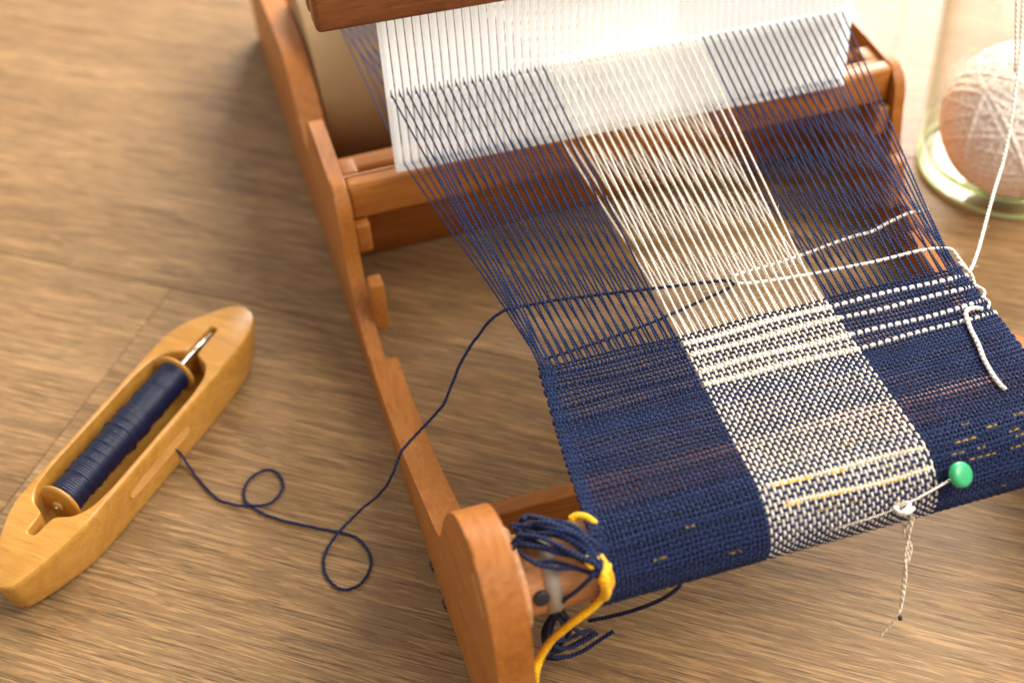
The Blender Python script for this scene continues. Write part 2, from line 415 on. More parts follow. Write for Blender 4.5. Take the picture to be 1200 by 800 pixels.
front = [(.545, 0.001), (.541, .06), (.541, .12), (.543, .17), (.55, .212), (.566, .238), (.593, .250), (.622, .243), (.652, .220), (.682, .180), (.704, .140), (.722, .108)]
rail = [(.722, .108), (.78, .088), (.84, .066), (.90, .052), (.96, .045), (1.0, .046)]
post = [(1.0, .046), (1.03, .055), (1.055, .074), (1.07, .10), (1.076, .14), (1.078, .165), (1.085, .179), (1.10, .187), (1.15, .189), (1.20, .187), (1.225, .174), (1.25, .138), (1.272, .106)]
rear = [(1.272, .106), (1.30, .118), (1.33, .148), (1.37, .168), (1.42, .167), (1.50, .155), (1.58, .142), (1.65, .128), (1.69, .10), (1.705, .05), (1.70, .001)]
def seg(a, k=4): return [tuple(p) for p in catmull(a, k)]
pf = seg(front)[:-1] + seg(rail); pm = seg(post); pr_ = seg(rear)

def side_frame(xa, xm, xb, label):
    """xa outer face, xm thin inner face (castle post), xb thick inner face (rails)"""
    bm = bmesh.new()
    def prism(poly, x0, x1, seams):
        if xa > xb: poly = [(p[0], p[1] - (.028 * max(0, 1 - abs(p[0] - .86) / .14) if p[1] > .01 else 0)) for p in poly]
        va = [bm.verts.new((x0, p[0], p[1])) for p in poly]; vb = [bm.verts.new((x1, p[0], p[1])) for p in poly]
        bm.faces.new(va); bm.faces.new(list(reversed(vb)))
        n = len(poly); ed = []
        for i in range(n):
            j = (i + 1) % n
            bm.faces.new((va[j], va[i], vb[i], vb[j]))
            p, q = poly[i], poly[j]
            if any(abs(p[0] - s_) < 1e-6 and abs(q[0] - s_) < 1e-6 for s_ in seams): continue
            for r_ in (va, vb):
                e = bm.edges.get((r_[i], r_[j]))
                if e: ed.append(e)
        return ed
    ed = prism(pf + [(1.0, 0.001)], xa, xb, [1.0])
    ed += prism(pm + [(1.272, 0.001), (1.0, 0.001)], xa, xm, [1.0, 1.272])
    ed += prism(pr_ + [(1.272, 0.001)], xa, xb, [1.272])
    bmesh.ops.bevel(bm, geom=ed, offset=0.0026, segments=3, affect='EDGES', profile=0.6)
    return bm_finish(bm, 'side_frame', M_frame, loom)
sf = side_frame(XO, XI, XT, ''); side_frame(RO, RI, RT, '')

box('castle_bar', (XI, 1.088, .148), (RI, 1.106, .187), M_bar, loom, .0045, 4)
box('castle_bar', (XI, 1.142, .112), (RI, 1.166, .168), M_bar, loom, .0045, 4)
box('slot_strip', (XI, 1.1115, .165), (RI, 1.1145, .1825), M_roller, loom, .0006, 1)
box('rear_stretcher', (XI, 1.212, .002), (RI, 1.228, .118), M_bar, loom, .002)
box('front_stretcher', (XT, .786, .002), (RT, .802, .040), M_bar, loom, .002)
box('back_beam', (XT, 1.62, .07), (RT, 1.65, .115), M_bar, loom, .004)
for (xa, xb) in ((XI, XI + .016), (RI - .016, RI)):
    box('rest_block', (xa, 1.1155, .150), (xb, 1.140, .183), M_frame, loom, .0025)
    box('rest_block', (xa, 1.080, .114), (xb - .001 if xa < .3 else xb, 1.103, .1465), M_frame, loom, .0025)
    box('guide_block', (xa, 1.036, .050), (xb - .002 if xa < .3 else xb, 1.054, .108), M_frame, loom, .003)
# cloth roller (front)
AY, AZ, RR, RC = .6262, .162, .030, .0345
mb = MB(); mb.lathe([(0, .0005), (0, RR * .97), (.001, RR), (RT - XT - .001, RR), (RT - XT, RR * .97), (RT - XT, .0005)], (XT, AY, AZ), (RT, AY, AZ), 64)
roller = mb.build('cloth_roller', M_roller, loom); roller.data.set_sharp_from_angle(angle=math.radians(50))
mb = MB(); mb.lathe([(0, RR + .0002), (0.0002, RR + .0065), (.0005, RR + .007), (.0085, RR + .007), (.009, RR + .0065), (.009, RR + .0002)], (XT + .0035, AY, AZ), (XT + .0125, AY, AZ), 64)
hub = mb.build('ratchet_collar', M_roller, roller)
mb = MB(); mb.lathe([(0, RR + .0001), (0.0, RR + .0014), (.011, RR + .0016), (.011, RR + .0001)], (.1605, AY, AZ), (.1725, AY, AZ), 64)
mb.build('tape_band', M_band, roller)
pk = MB(); c = np.array([.1560, AY - RR * .80, AZ + RR * .10 + .004])
nv = np.array([0, c[1] - AY, c[2] - AZ]); nv /= np.linalg.norm(nv); cc = np.array([.1560, AY, AZ]) + nv * (RR + .0006)
pk.lathe([(-.002, .0001), (-.002, .0060), (.0016, .0060), (.0022, .0050), (.0022, .0001)], cc, cc + nv, 20)
pk.build('peg_socket_shade', M_black, roller)  # solid black disc: the shade inside the peg hole, put into colour
# warp roller (back) wrapped in brown paper
WY, WZ, WR = 1.415, .103, .100
mb = MB(); mb.lathe([(0, .02), (0, WR - .001), (.001, WR), (RT - XT - .007, WR), (RT - XT - .006, WR - .001), (RT - XT - .006, .02)], (XT + .003, WY, WZ), (RT - .003, WY, WZ), 96)
wr = mb.build('warp_roller', M_paper, loom); wr.data.set_sharp_from_angle(angle=math.radians(50))
# feet pads under the left frame and worn mark on its front end
for (px, py) in ((508, 662), (523, 707)):
    p = at(px, py, .003)
    b_ = MB(); b_.lathe([(0, .0001), (0, .006), (.0045, .0065), (.0045, .0001)], (p[0] + .003, p[1], .0006), (p[0] + .003, p[1], .01), 20)
    b_.build('foot_pad', M_black, loom)
for y0 in (.60, .66):
    b_ = MB(); b_.lathe([(0, .0001), (0, .006), (.0045, .0065), (.0045, .0001)], (RO - .003, y0, .0006), (RO - .003, y0, .01), 20)
    b_.build('foot_pad', M_black, loom)
pA = atx(553, 672, XO - .0006); pB = atx(566, 722, XO - .0006)
bm = bmesh.new()
dv = pB - pA; dv /= np.linalg.norm(dv); nn = np.array([0, -dv[2], dv[1]]) * .0048
vs = [bm.verts.new(Vector(q)) for q in (pA - nn, pB - nn, pB + nn, pA + nn)]; f_ = bm.faces.new(vs)
ex = bmesh.ops.extrude_face_region(bm, geom=[f_]); bmesh.ops.translate(bm, verts=[e for e in ex['geom'] if isinstance(e, bmesh.types.BMVert)], vec=(.0008, 0, 0))
bm_finish(bm, 'worn_inlay', M_patch, loom)

# ------------------------------------------------------------------ rigid heddle (reed)
RX0, RX1, RY = .1694, .6216, 1.080
tilt = -.030
def rz(x, z): return z + tilt * (x - RX0)          # the reed hangs a little lower on its right
heddle = empty('rigid_heddle', (.41, RY, rz(.41, .200)), 'white plastic slotted reed with wooden top bar hanging upright in the loom', 'heddle')
NE = 60; pitch = (RX1 - .0075 - RX0 - .0010) / NE
eye_x = [RX0 + .0048 + pitch * i for i in range(NE)]
slot_x = [x + pitch / 2 for x in eye_x]
ZB, ZT, ZE0, ZE1 = .200, .374, .2775, .2890
tk = .0022
def slab(mb, x0, x1, z0, z1, y0=RY - tk, y1=RY + tk):
    V = [(x, y, z) for x in (x0, x1) for y in (y0, y1) for z in (z0, z1)]
    F = [(0, 1, 3, 2), (4, 6, 7, 5), (0, 4, 5, 1), (2, 3, 7, 6), (0, 2, 6, 4), (1, 5, 7, 3)]
    mb.add(V, F)
hw = pitch / 2 - .00098; ew = .0010
dm = MB()
slab(dm, -hw, -ew, ZB + .0052, ZT); slab(dm, ew, hw, ZB + .0052, ZT)
slab(dm, -ew, ew, ZB + .0052, ZE0); slab(dm, -ew, ew, ZE1, ZT)
dme = dm.mesh('dent', (0, RY, ZB)); dme.materials.append(M_plastic)
for x in eye_x:
    o = bpy.data.objects.new('dent', dme); col.objects.link(o); o.parent = heddle
    o.location = (Vector((x, RY, rz(x, ZB))) - Vector((.41, RY, rz(.41, .200)))) * S
def tiltbox(name, x0, x1, y0, y1, z0, z1, mat, bev, seg_=2):
    o = box(name, (x0, y0, z0), (x1, y1, z1), mat, heddle, bev, seg_)
    for v in o.data.vertices:
        wx = v.co.x / S + .41
        v.co.z += tilt * (wx - RX0) * S
    return o
tiltbox('bottom_rail', RX0, RX1, RY - tk - .0005, RY + tk + .0005, ZB, ZB + .0055, M_plastic, .0008)
tiltbox('end_post', RX0, eye_x[0] - hw - .0003, RY - tk, RY + tk, ZB + .003, ZT, M_plastic, .0006)
tiltbox('end_post', slot_x[-1] + .00125, RX1, RY - tk, RY + tk, ZB + .003, ZT, M_plastic, .0006)
hb = tiltbox('top_bar', .1146, .677, RY - .030, RY - .0035, ZT - .002, ZT + .062, M_heddlebar, .005, 4)
tiltbox('top_bar', .1146, .677, RY + .0035, RY + .020, ZT - .002, ZT + .062, M_heddlebar, .004, 4)

# ------------------------------------------------------------------ weaving: warp and weft
cloth = empty('woven_cloth', (.40, .70, .196), 'woven navy cloth with cream centre band and cream stripes stretched on the loom', 'weaving')
YF = .7850; ZF = .2005
FLAT = YF - AY
def fell_x(i):
    if i < 7: return .2172 + i * .0013
    if i < 40: return np.interp(i, [7, 39], [.2272, .3300])
    if i < 80: return np.interp(i, [40, 79], [.3330, .4590])
    if i < 113: return np.interp(i, [80, 112], [.4620, .5690])
    return .5704 + (i - 112) * .0013
def roll_x(i):
    if i < 40: return np.interp(i, [0, 5, 39], [.1990, .2080, .3260])
    if i < 80: return np.interp(i, [40, 79], [.3290, .4600])
    return np.interp(i, [80, 114, 119], [.4630, .5700, .5790])
FX = np.array([fell_x(i) for i in range(120)]); RX = np.array([roll_x(i) for i in range(120)])
FX += rng.normal(0, .00022, 120); RX += rng.normal(0, .00022, 120)
# pick list: (kind, advance, radius)
picks = []
def add(kind, adv, r=.00108, n=1):
    for _ in range(n): picks.append((kind, adv * (1 + rng.normal(0, .05)), r * (1 + rng.normal(0, .05))))
add('B', .0038, .00100, 2)
for k in range(4):
    add('S', .0054, .0019); add('B', .0043, .00100, 1 if k == 3 else 2 + (k % 2))
add('B', .0033, .00130, 5)
add('B', .0039, .00125, 10)
add('B', .0044, .00100, 7); add('B', .0039, .00115, 4)
add('C', .0040, .0013); add('B', .0040, .00125, 3); add('Y', .0040, .0012); add('B', .0038, .00125, 3)
while sum(p[1] for p in picks) < FLAT + RC * math.radians(235): add('B', .0039, .00125)
PS = np.cumsum([p[1] for p in picks]) - picks[0][1] + .001
NP = len(picks)
def xpos(i, s):
    t = np.clip(s / .20, 0, 1); t = t ** 0.8 if np.isscalar(t) else t ** 0.8
    return FX[i] * (1 - t) + RX[i] * t
def wob(s, x):                                  # picks beat in a little unevenly
    return .0011 * np.sin(x * 23 + s * 55) + .0007 * np.sin(x * 61 - s * 130) + .0010 * np.sin((x - .4) * 9)
def surf(s, x, off):
    """s along the cloth from the fell, off along its normal"""
    s = s + 0 * x
    flat = s < FLAT
    th_ = np.maximum(0, s - FLAT) / RC
    y = np.where(flat, YF - s, AY - (RC + off) * np.sin(th_))
    z = np.where(flat, ZF + (AZ + RC - ZF) * np.clip(s / FLAT, 0, 1) + off, AZ + (RC + off) * np.cos(th_))
    sag = np.where(flat, -.0012 * np.sin(np.clip(s / FLAT, 0, 1) * math.pi), 0)
    return np.stack([x + 0 * s, y, z + sag], -1)
AW = .00090
RWP = .00092
# warp ends
def back_path(x, z):
    """from the reed back over the paper-wrapped roller"""
    out = []
    for a in (40, 60, 78, 96, 112):
        a_ = math.radians(a)
        out.append((x, WY + (WR + .0012) * math.cos(math.pi - a_), WZ + (WR + .0012) * math.sin(a_)))
    # tangent side first: the one nearest the reed
    return out[::-1]
for i in range(120):
    k = i // 2; eye = (i % 2 == 0)
    x_r = eye_x[k] if eye else slot_x[k]
    z_r = rz(x_r, .2835) if eye else rz(x_r, .2085)
    P = []
    bp_ = [(x_r + (x_r - .41) * .03, WY - (WR + .0011) * math.cos(math.radians(a)), WZ + (WR + .0011) * math.sin(math.radians(a))) for a in (130, 115, 100, 88, 76)]
    P += bp_
    q = np.array(bp_[-1]); e_ = np.array([x_r, RY + .003, z_r])
    for t in (.33, .66): P.append(tuple(q * (1 - t) + e_ * t))
    P.append((x_r, RY + .003, z_r)); P.append((x_r, RY - .003, z_r))
    f0 = surf(np.array(-.004), np.array(xpos(i, 0.0)), 0.0)
    e_ = np.array([x_r, RY - .003, z_r])
    for t in (.2, .4, .6, .8, .93):
        w_ = e_ * (1 - t) + f0 * t
        w_ = w_ + np.array([rng.normal(0, .00025), 0, rng.normal(0, .0003)])
        if (i < 7 or i > 112):                      # selvage ends close up before the fell
            g = max(0, t - .35) * .010 * (1 if i < 7 else -1) * ((7 - i) / 7 if i < 7 else (i - 112) / 7)
            w_[0] += g * (1 - t) * 2
        P.append(tuple(w_))
    ss = []; of = []
    par = 1 if eye else -1
    for j in range(NP):
        s0 = PS[j]; sg = 1 if (j % 2 == 0) else -1
        ss.append(s0); of.append(par * sg * (AW if picks[j][0] != 'S' else (.0027 if par * sg > 0 else .0016)))
        if j < NP - 1: ss.append((PS[j] + PS[j + 1]) / 2); of.append(0)
    ss = np.array(ss); of = np.array(of); xx = xpos(i, ss)
    sw = ss + wob(ss, xx)
    C_ = surf(sw, xx, of)
    P = np.array([*P, *C_.tolist()])
    mat = M_cream if 40 <= i < 80 else M_blue
    mb = MB(); rad = np.full(len(P), RWP); nf = len(P) - len(C_); rad[:nf] = RWP * (1.0 if 40 <= i < 80 else .88); rad[nf:] *= rng.normal(1, .07, len(C_)).clip(.8, 1.2); mb.tube(P, rad, 6)
    mb.build('warp_thread', mat, cloth)
# weft picks
def pick_obj(j, i0, i1, r, mat, side=1, ds=0.0, lift=0.0, name='weft_thread'):
    s0 = PS[j] + ds; sg = 1 if (j % 2 == 0) else -1
    xs = []; offs = []
    for i in range(i0, i1 + 1):
        par = 1 if i % 2 == 0 else -1
        xs.append(xpos(i, s0)); offs.append(-par * sg * (AW * .95 if r < .0018 else .0005) + lift)
        if i < i1: xs.append((xpos(i, s0) + xpos(i + 1, s0)) / 2); offs.append(lift)
    xs = np.array(xs); offs = np.array(offs); s_ = s0 + wob(s0, xs)
    ss_ = np.full(len(xs), s0) + wob(np.full(len(xs), s0), xs)
    # turn round the selvage towards the neighbouring pick
    if i0 == 0:
        xs = np.r_[xs[0] - .0006, xs[0] - .0013, xs[0] - .0012, xs]; d = .5 * (.004 if j % 2 else -.004)
        ss_ = np.r_[ss_[0] + d, ss_[0] + d * .7, ss_[0] + d * .25, ss_]; offs = np.r_[0, 0, offs[0] * .5, offs]
    if i1 == 119:
        d = .5 * (-.004 if j % 2 else .004)
        xs = np.r_[xs, xs[-1] + .0012, xs[-1] + .0013, xs[-1] + .0006]; ss_ = np.r_[ss_, ss_[-1] + d * .25, ss_[-1] + d * .7, ss_[-1] + d]
        offs = np.r_[offs, offs[-1] * .5, 0, 0]
    P = surf(ss_, xs, offs)
    mb = MB(); mb.tube(P, r, 6); return mb.build(name, mat, cloth)
for j, (kind, adv, r) in enumerate(picks):
    if kind == 'B': pick_obj(j, 0, 119, r, M_blueweft)
    elif kind == 'S':
        pick_obj(j, 0, 39, r * .85, M_blueweft); pick_obj(j, 40, 119, r, M_white)
    elif kind == 'C':
        pick_obj(j, 0, 41, r, M_blueweft); pick_obj(j, 42, 79, r, M_tan); pick_obj(j, 80, 119, r, M_blueweft)
        for (a, b) in ((43, 52), (56, 60), (86, 92)): pick_obj(j, a, b, r * .75, M_fleck if a > 80 else M_yellow, ds=.0014)
    elif kind == 'Y':
        pick_obj(j, 0, 44, r, M_blueweft); pick_obj(j, 45, 79, r, M_tan); pick_obj(j, 80, 119, r, M_blueweft)
        for (a, b) in ((44, 48), (50, 61), (66, 72), (88, 95), (99, 103)): pick_obj(j, a, b, r * .75, M_fleck if a > 80 else M_yellow, ds=.0013)
jc = [j for j, p in enumerate(picks) if p[0] == 'C'][0]; jy = [j for j, p in enumerate(picks) if p[0] == 'Y'][0]
for (j, a, b) in ((jy + 2, 51, 56), (jy - 2, 84, 88), (jy - 2, 101, 104), (jc - 2, 103, 107), (jc - 1, 110, 114), (jy + 3, 110, 113), (jy + 6, 30, 33), (jy - 1, 22, 24), (jy + 8, 96, 98), (jc - 3, 90, 92), (jc - 1, 95, 98), (jc + 1, 100, 103), (jc + 2, 91, 93), (jc - 4, 111, 114), (jy + 1, 107, 110), (jc - 5, 62, 64), (jy + 3, 14, 17), (jy + 2, 58, 62), (jc + 2, 68, 71)):
    pick_obj(j, a, b, .00078, M_fleck, ds=.0016, lift=.0002)
# earlier turns of cloth already wound on the roller
mb = MB(); xa, xb = .2015, .578
mb.lathe([(0, RR + .0003), (0, RR + .0014), (.1265, RR + .0016)], (xa, AY, AZ), (xb, AY, AZ), 64)
ly = mb.build('wound_turn', M_dark, cloth)
mb = MB(); mb.lathe([(0, RR + .0016), (.131, RR + .0016)], (xa + .1265, AY, AZ), (xb, AY, AZ), 64); mb.build('wound_turn', M_cream, cloth)
mb = MB(); mb.lathe([(0, RR + .0016), (xb - xa - .2575, RR + .0016), (xb - xa - .2575, RR + .0003)], (xa + .2575, AY, AZ), (xb, AY, AZ), 64); mb.build('wound_turn', M_dark, cloth)

# loose fibre along the warp (nobody could count it)
def fuzz(n, gen, name, mat, parent):
    V = []; F = []
    for q in range(n):
        p, L = gen()
        d = rng.normal(0, 1, 3); d /= np.linalg.norm(d); b = rng.normal(0, 1, 3); b /= np.linalg.norm(b)
        p1 = p + d * L * .5; p2 = p1 + (d + b * .9) * L * .4
        wv = np.cross(d, b); wv = wv / (np.linalg.norm(wv) + 1e-9) * .00012; wu = np.cross(d, wv); wu = wu / np.linalg.norm(wu) * .00012
        k = len(V)
        V += [p - wv, p + wv, p + wu, p1 - wv, p1 + wv, p1 + wu, p2]
        F += [(k, k + 1, k + 4, k + 3), (k + 1, k + 2, k + 5, k + 4), (k + 2, k, k + 3, k + 5), (k + 3, k + 4, k + 6), (k + 4, k + 5, k + 6), (k + 5, k + 3, k + 6)]
    mb = MB(); mb.add(V, F); o = mb.build(name, mat, parent); tag(o, kind='stuff'); return o
def gen_warp(lo, hi):
    def g():
        i = int(rng.integers(lo, hi)); k = i // 2; eye = i % 2 == 0
        x_r = eye_x[k] if eye else slot_x[k]; z_r = rz(x_r, .2835) if eye else rz(x_r, .2085)
        a = np.array([x_r, RY, z_r]); f = surf(np.array(0.0), np.array(FX[i]), 0.0); t = rng.uniform(.05, 1)
        return a * (1 - t) + f * t, rng.uniform(.002, .0065)
    return g
def gen_cloth(lo, hi):
    def g():
        i = int(rng.integers(lo, hi)); s_ = rng.uniform(0, FLAT + .06)
        return surf(np.array(s_), np.array(xpos(i, s_)), .001), rng.uniform(.0015, .004)
    return g
M_fz0 = plain('navy_fibre', (0.02, 0.03, 0.09), 0.9)
M_fz1 = plain('blue_fibre', (0.05, 0.07, 0.18), 0.9); M_fz2 = plain('cream_fibre', (0.8, 0.7, 0.58), 0.9)
fuzz(2600, gen_warp(0, 40), 'fibre_fuzz', M_fz1, cloth); fuzz(2600, gen_warp(80, 120), 'fibre_fuzz', M_fz1, cloth)
fuzz(2500, gen_cloth(40, 80), 'fibre_fuzz', M_fz2, cloth); fuzz(2600, gen_warp(40, 80), 'fibre_fuzz', M_fz2, cloth)
fuzz(5000, gen_cloth(0, 40), 'fibre_fuzz', M_fz1, cloth); fuzz(5000, gen_cloth(80, 120), 'fibre_fuzz', M_fz1, cloth)

# ------------------------------------------------------------------ loose yarns
def strand(pts, r, mat, name, parent=None, k=8, n=8, jitter=0.0):
    P = np.array([at(p[0], p[1], p[2]) for p in pts]) if len(pts[0]) == 3 and pts[0][0] > 2 else np.array(pts)
    P = catmull(P, k)
    if jitter: P[1:-1] += rng.normal(0, jitter, P[1:-1].shape)
    mb = MB(); mb.tube(P, r, n); return mb.build(name, mat, parent)
def shed_z(y): return ZF - .0001 + max(0, (y - YF)) * .18
def zs(px, py):
    z = ZF
    for _ in range(12): z = shed_z(at(px, py, z)[1])
    return z
t_ = .0022
blue_pts = [(197, 520, .030), (203, 524, .027), (211, 531, .016), (220, 544, .006), (230, 558, t_), (252, 582, t_), (274, 591, t_), (292, 592, t_ + .0025), (315, 590, t_), (331, 574, t_), (328, 557, t_), (314, 550, t_), (296, 558, t_), (286, 574, t_), (289, 588, t_), (306, 600, t_), (333, 610, t_), (369, 618, t_),
            (396, 623, t_), (418, 630, t_), (432, 646, t_), (434, 664, t_), (422, 684, t_), (400, 690, t_), (383, 676, t_), (379, 656, t_), (387, 637, t_ + .001), (401, 619, t_ + .004), (423, 597, .012), (445, 578, .035), (459, 558, .060), (470, 530, .076), (484, 513, .082), (499, 497, .092), (512, 483, .105), (521, 471, .118),
            (530, 449, .135), (538, 429, .150), (549, 409, .168), (562, 391, .185), (573, 377, .198), (584, 368, .2045), (600, 361, .2052), (650, 352, .2052), (700, 345.5, .2050), (750, 340, .2050), (800, 334, .2050), (845, 329, .2052), (858, 330, .2056), (855, 337, .2052), (825, 351, .2044), (780, 371, .2040), (740, 387, .2038), (700, 401, .2034), (660, 414, .2028), (636, 421, .2024)]
blue_pts = [p if k < 51 else (p[0], p[1], zs(p[0], p[1])) for k, p in enumerate(blue_pts)]
yb = strand(blue_pts, .00125, M_dark, 'weft_yarn', jitter=.00016)
def gen_line(P, r, lo, hi):
    def g():
        k = rng.uniform(0, len(P) - 1.001); a = int(k); return P[a] * (1 - (k - a)) + P[a + 1] * (k - a) + rng.normal(0, r, 3), rng.uniform(lo, hi)
    return g
fuzz(900, gen_line(catmull([at(*p) for p in blue_pts], 8), .0006, .002, .006), 'fibre_fuzz', M_fz0, yb)
tag(yb, 'single navy yarn looping over the table from the shuttle into the open warp', 'yarn')
wht = [(1190, 84, .245), (1192, -30, .33), (1193, -50, .352), (1196, -60, .350), (1199, -40, .338), (1196, 50, .265), (1187, 130, .215), (1177, 185, .19), (1165, 225, .185), (1155, 262, .180), (1146, 295, .188), (1137, 317, .197), (1131, 313, .1990), (1123, 302, .2015), (1112, 291.5, .2055), (1080, 293.5, .2050), (1028, 306, .2048), (985, 314.5, .2046), (951, 321, .2046), (900, 329, .2046), (872, 332, .2046), (861, 330, .2044), (860, 324, .2050), (872, 319, .2056), (900, 311.5, .2062), (945, 297, .2066), (974, 286, .2068), (1002, 276.5, .2070), (1020, 272, .2072), (1038, 262.5, .2076), (1062, 251, .2084), (1075, 248, .2086), (1088, 246.5, .2088)]
wht = [p if k < 13 else (p[0], p[1], zs(p[0], p[1])) for k, p in enumerate(wht)]
wy = strand(wht, .00138, M_white, 'weft_yarn')
fuzz(700, gen_line(catmull([at(*p) for p in wht], 8), .0008, .002, .006), 'fibre_fuzz', M_fz2, wy)
tag(wy, 'single white yarn running down the outside of the jar into the open warp', 'yarn')
# white tail lying on the cloth
def on_cloth(px, py, off=.003):
    lo = at(px, py, ZF)
    z = ZF
    for _ in range(12):
        p = at(px, py, z); y = p[1]
        if y >= AY: z = AZ + RC + (ZF - AZ - RC) * np.clip((y - AY) / FLAT, 0, 1) + off
        else: z = AZ + math.sqrt(max(1e-6, (RC + off) ** 2 - min((AY - y), RC * .98) ** 2))
    return at(px, py, z)
tail = [on_cloth(*q, off=.0028) for q in ((1152, 362), (1141, 361), (1132, 366), (1137, 384), (1146, 402), (1153, 420), (1163, 438), (1172, 450), (1178, 456))]
strand([tuple(p) for p in tail], .0018, M_white, 'thread_tail', cloth)
# white floats running up the right selvage between the stripes
for (a, b, bow) in (((1123, 308), (1143, 336), 5), ((1143, 334), (1152, 350), 6), ((1150, 348), (1158, 362), 5)):
    pa = on_cloth(*a, off=.001); pb = on_cloth(*b, off=.001)
    mdl = on_cloth((a[0] + b[0]) / 2 + bow, (a[1] + b[1]) / 2 - 1, off=.001)
    strand([tuple(pa), tuple(mdl), tuple(pb)], .0013, M_white, 'selvage_float', cloth, k=6)

# fringe of knotted ends by the left end of the roller
fr = [[(704, 668, .198), (680, 640, .204), (650, 618, .209), (625, 608, .208), (606, 612, .205)],
      [(706, 660, .198), (682, 634, .206), (648, 612, .211), (620, 605, .209), (612, 606, .209)],
      [(705, 664, .200), (676, 628, .210), (644, 616, .213), (616, 618, .208), (602, 630, .203)],
      [(703, 672, .197), (672, 650, .201), (640, 640, .203), (612, 636, .203), (598, 640, .202)],
      [(702, 652, .200), (668, 626, .207), (640, 622, .209), (618, 626, .206), (600, 641, .202)],
      [(706, 678, .196), (680, 668, .198), (650, 662, .200), (622, 655, .201), (603, 642, .202), (620, 640, .206), (650, 645, .206), (682, 652, .204), (704, 664, .200)],
      [(700, 646, .201), (676, 622, .207), (655, 614, .210), (628, 614, .208), (603, 622, .205)],
      [(704, 670, .199), (676, 640, .206), (652, 628, .209), (630, 630, .208), (605, 627, .204)],
      [(702, 640, .203), (672, 618, .208), (640, 610, .211), (617, 612, .208), (602, 618, .206)],
      [(700, 660, .203), (668, 644, .207), (636, 628, .210), (611, 623, .207)]]
for k_, f_ in enumerate(fr):
    for rep in range(2):
        g_ = [(p[0] + random.uniform(-4, 4) * (1 if n_ > 0 else .3), p[1] + random.uniform(-4, 4) * (1 if n_ > 0 else .5), p[2] - .004 + random.uniform(-.003, .003)) for n_, p in enumerate(f_)]
        strand(g_, .00165, (M_dark, M_blueweft, M_blueweft)[(k_ + rep) % 3], 'fringe_strand', cloth, n=8)
# long loose end below the cloth edge
le = strand([(796, 680, .135), (795, 688, .125), (775, 702, .105), (745, 714, .085), (715, 722, .07), (690, 727, .06)], .0016, M_dark, 'thread_tail', cloth)
# knotted ends hanging under the roller: thing of its own
tang = empty('thread_tangle', (.18, .64, .06), 'tangle of dark navy thread ends hanging under the bare end of the front roller', 'thread')
tn = [[(697, 672, .196), (678, 690, .18), (662, 702, .165), (652, 713, .145), (650, 722, .13)],
      [(650, 716, .13), (640, 735, .11), (640, 757, .07), (648, 764, .05), (670, 756, .04), (697, 740, .03)],
      [(653, 718, .13), (646, 740, .10), (650, 756, .07), (670, 758, .05), (700, 742, .035)],
      [(648, 718, .13), (642, 744, .10), (660, 750, .07), (683, 740, .05), (692, 738, .04)],
      [(655, 720, .12), (668, 738, .08), (652, 760, .05), (640, 770, .035), (655, 771, .03), (680, 764, .026), (702, 750, .026), (719, 739, .03)],
      [(652, 720, .13), (660, 735, .10), (650, 758, .06), (648, 769, .04), (668, 769, .03)],
      [(650, 714, .135), (637, 738, .10), (638, 756, .08), (642, 768, .06)],
      [(656, 712, .14), (664, 722, .12), (672, 735, .09), (686, 744, .06)]]
for f_ in tn: strand(f_, .0017, M_dark, 'thread_end', tang, n=7)
# yellow lashing cord
yc = empty('lashing_cord', (.20, .62, .12), 'bright yellow doubled cord hanging off the front roller at the cloth corner', 'cord')
for d in (-.0030, 0.0, .0030):
    base = [(700, 655, .192), (708, 668, .192), (713, 684, .178), (709, 696, .165), (697, 709, .155), (672, 728, .14), (648, 748, .12), (633, 770, .10), (626, 790, .09), (624, 815, .075), (626, 850, .05)]
    P = np.array([at(*q) for q in base]); P[:, 0] += d * .85; P[:, 1] += d * .55
    P[:4, 0] += 0
    strand([tuple(p) for p in P], .0027, M_yellow, 'cord_strand', yc)
strand([(714, 662, .190), (708, 672, .194), (708, 684, .188), (710, 694, .176), (706, 702, .166)], [.0020, .0024, .0027, .0030, .0032, .0034, .0035, .0034, .0032, .0031, .0034, .0037, .0040, .0041, .0041, .0040, .0038, .0036, .0034, .0034, .0034, .0035, .0036, .004, .004, .004, .004, .004, .004, .0035, .003, .0025, .002], M_yellow, 'cord_knot', yc)
strand([(700, 668, .194), (690, 662, .198), (686, 655, .200), (692, 650, .200), (702, 655, .199)], .0014, M_yellow, 'cord_loop', yc)
strand([(700, 615, .195), (688, 606, .199), (676, 604, .199), (668, 608, .197)], .0026, M_yellow, 'cord_loop', yc)

# ------------------------------------------------------------------ pin and marker thread
pin = empty('ball_head_pin', tuple(on_cloth(1060, 592)), 'long steel pin with round green head stuck through the edge of the cloth', 'pin')
hp = on_cloth(1126, 556, off=.009); p1 = on_cloth(1116, 561, off=.007); p2 = on_cloth(1050, 596, off=.0032); p3 = on_cloth(968, 623, off=.0016)
mb = MB(); mb.tube(catmull([p1 + (hp - p1) * .5, p1, p2, p3], 6), [.0010] * 12 + [.0006] * 5 + [.0004, .0002], 10); mb.build('shaft', M_steel, pin)
ax = np.array([0.25, -.55, .62]); ax /= np.linalg.norm(ax)
hd = MB(); prof = [(-.0038, .0002), (-.0038, .0068), (-.0032, .0085), (-.0018, .0094), (.0014, .0094), (.0030, .0085), (.0038, .0062), (.0039, .0002)]
hd.lathe(prof, hp, hp + ax, 40); h_ = hd.build('head', M_green, pin); 
mk = empty('marker_thread', tuple(at(1058, 600, .16)), 'beige thread looped round the steel pin with its twisted ends hanging down', 'thread')
oc = lambda x, y, o: tuple(on_cloth(x, y, off=o))
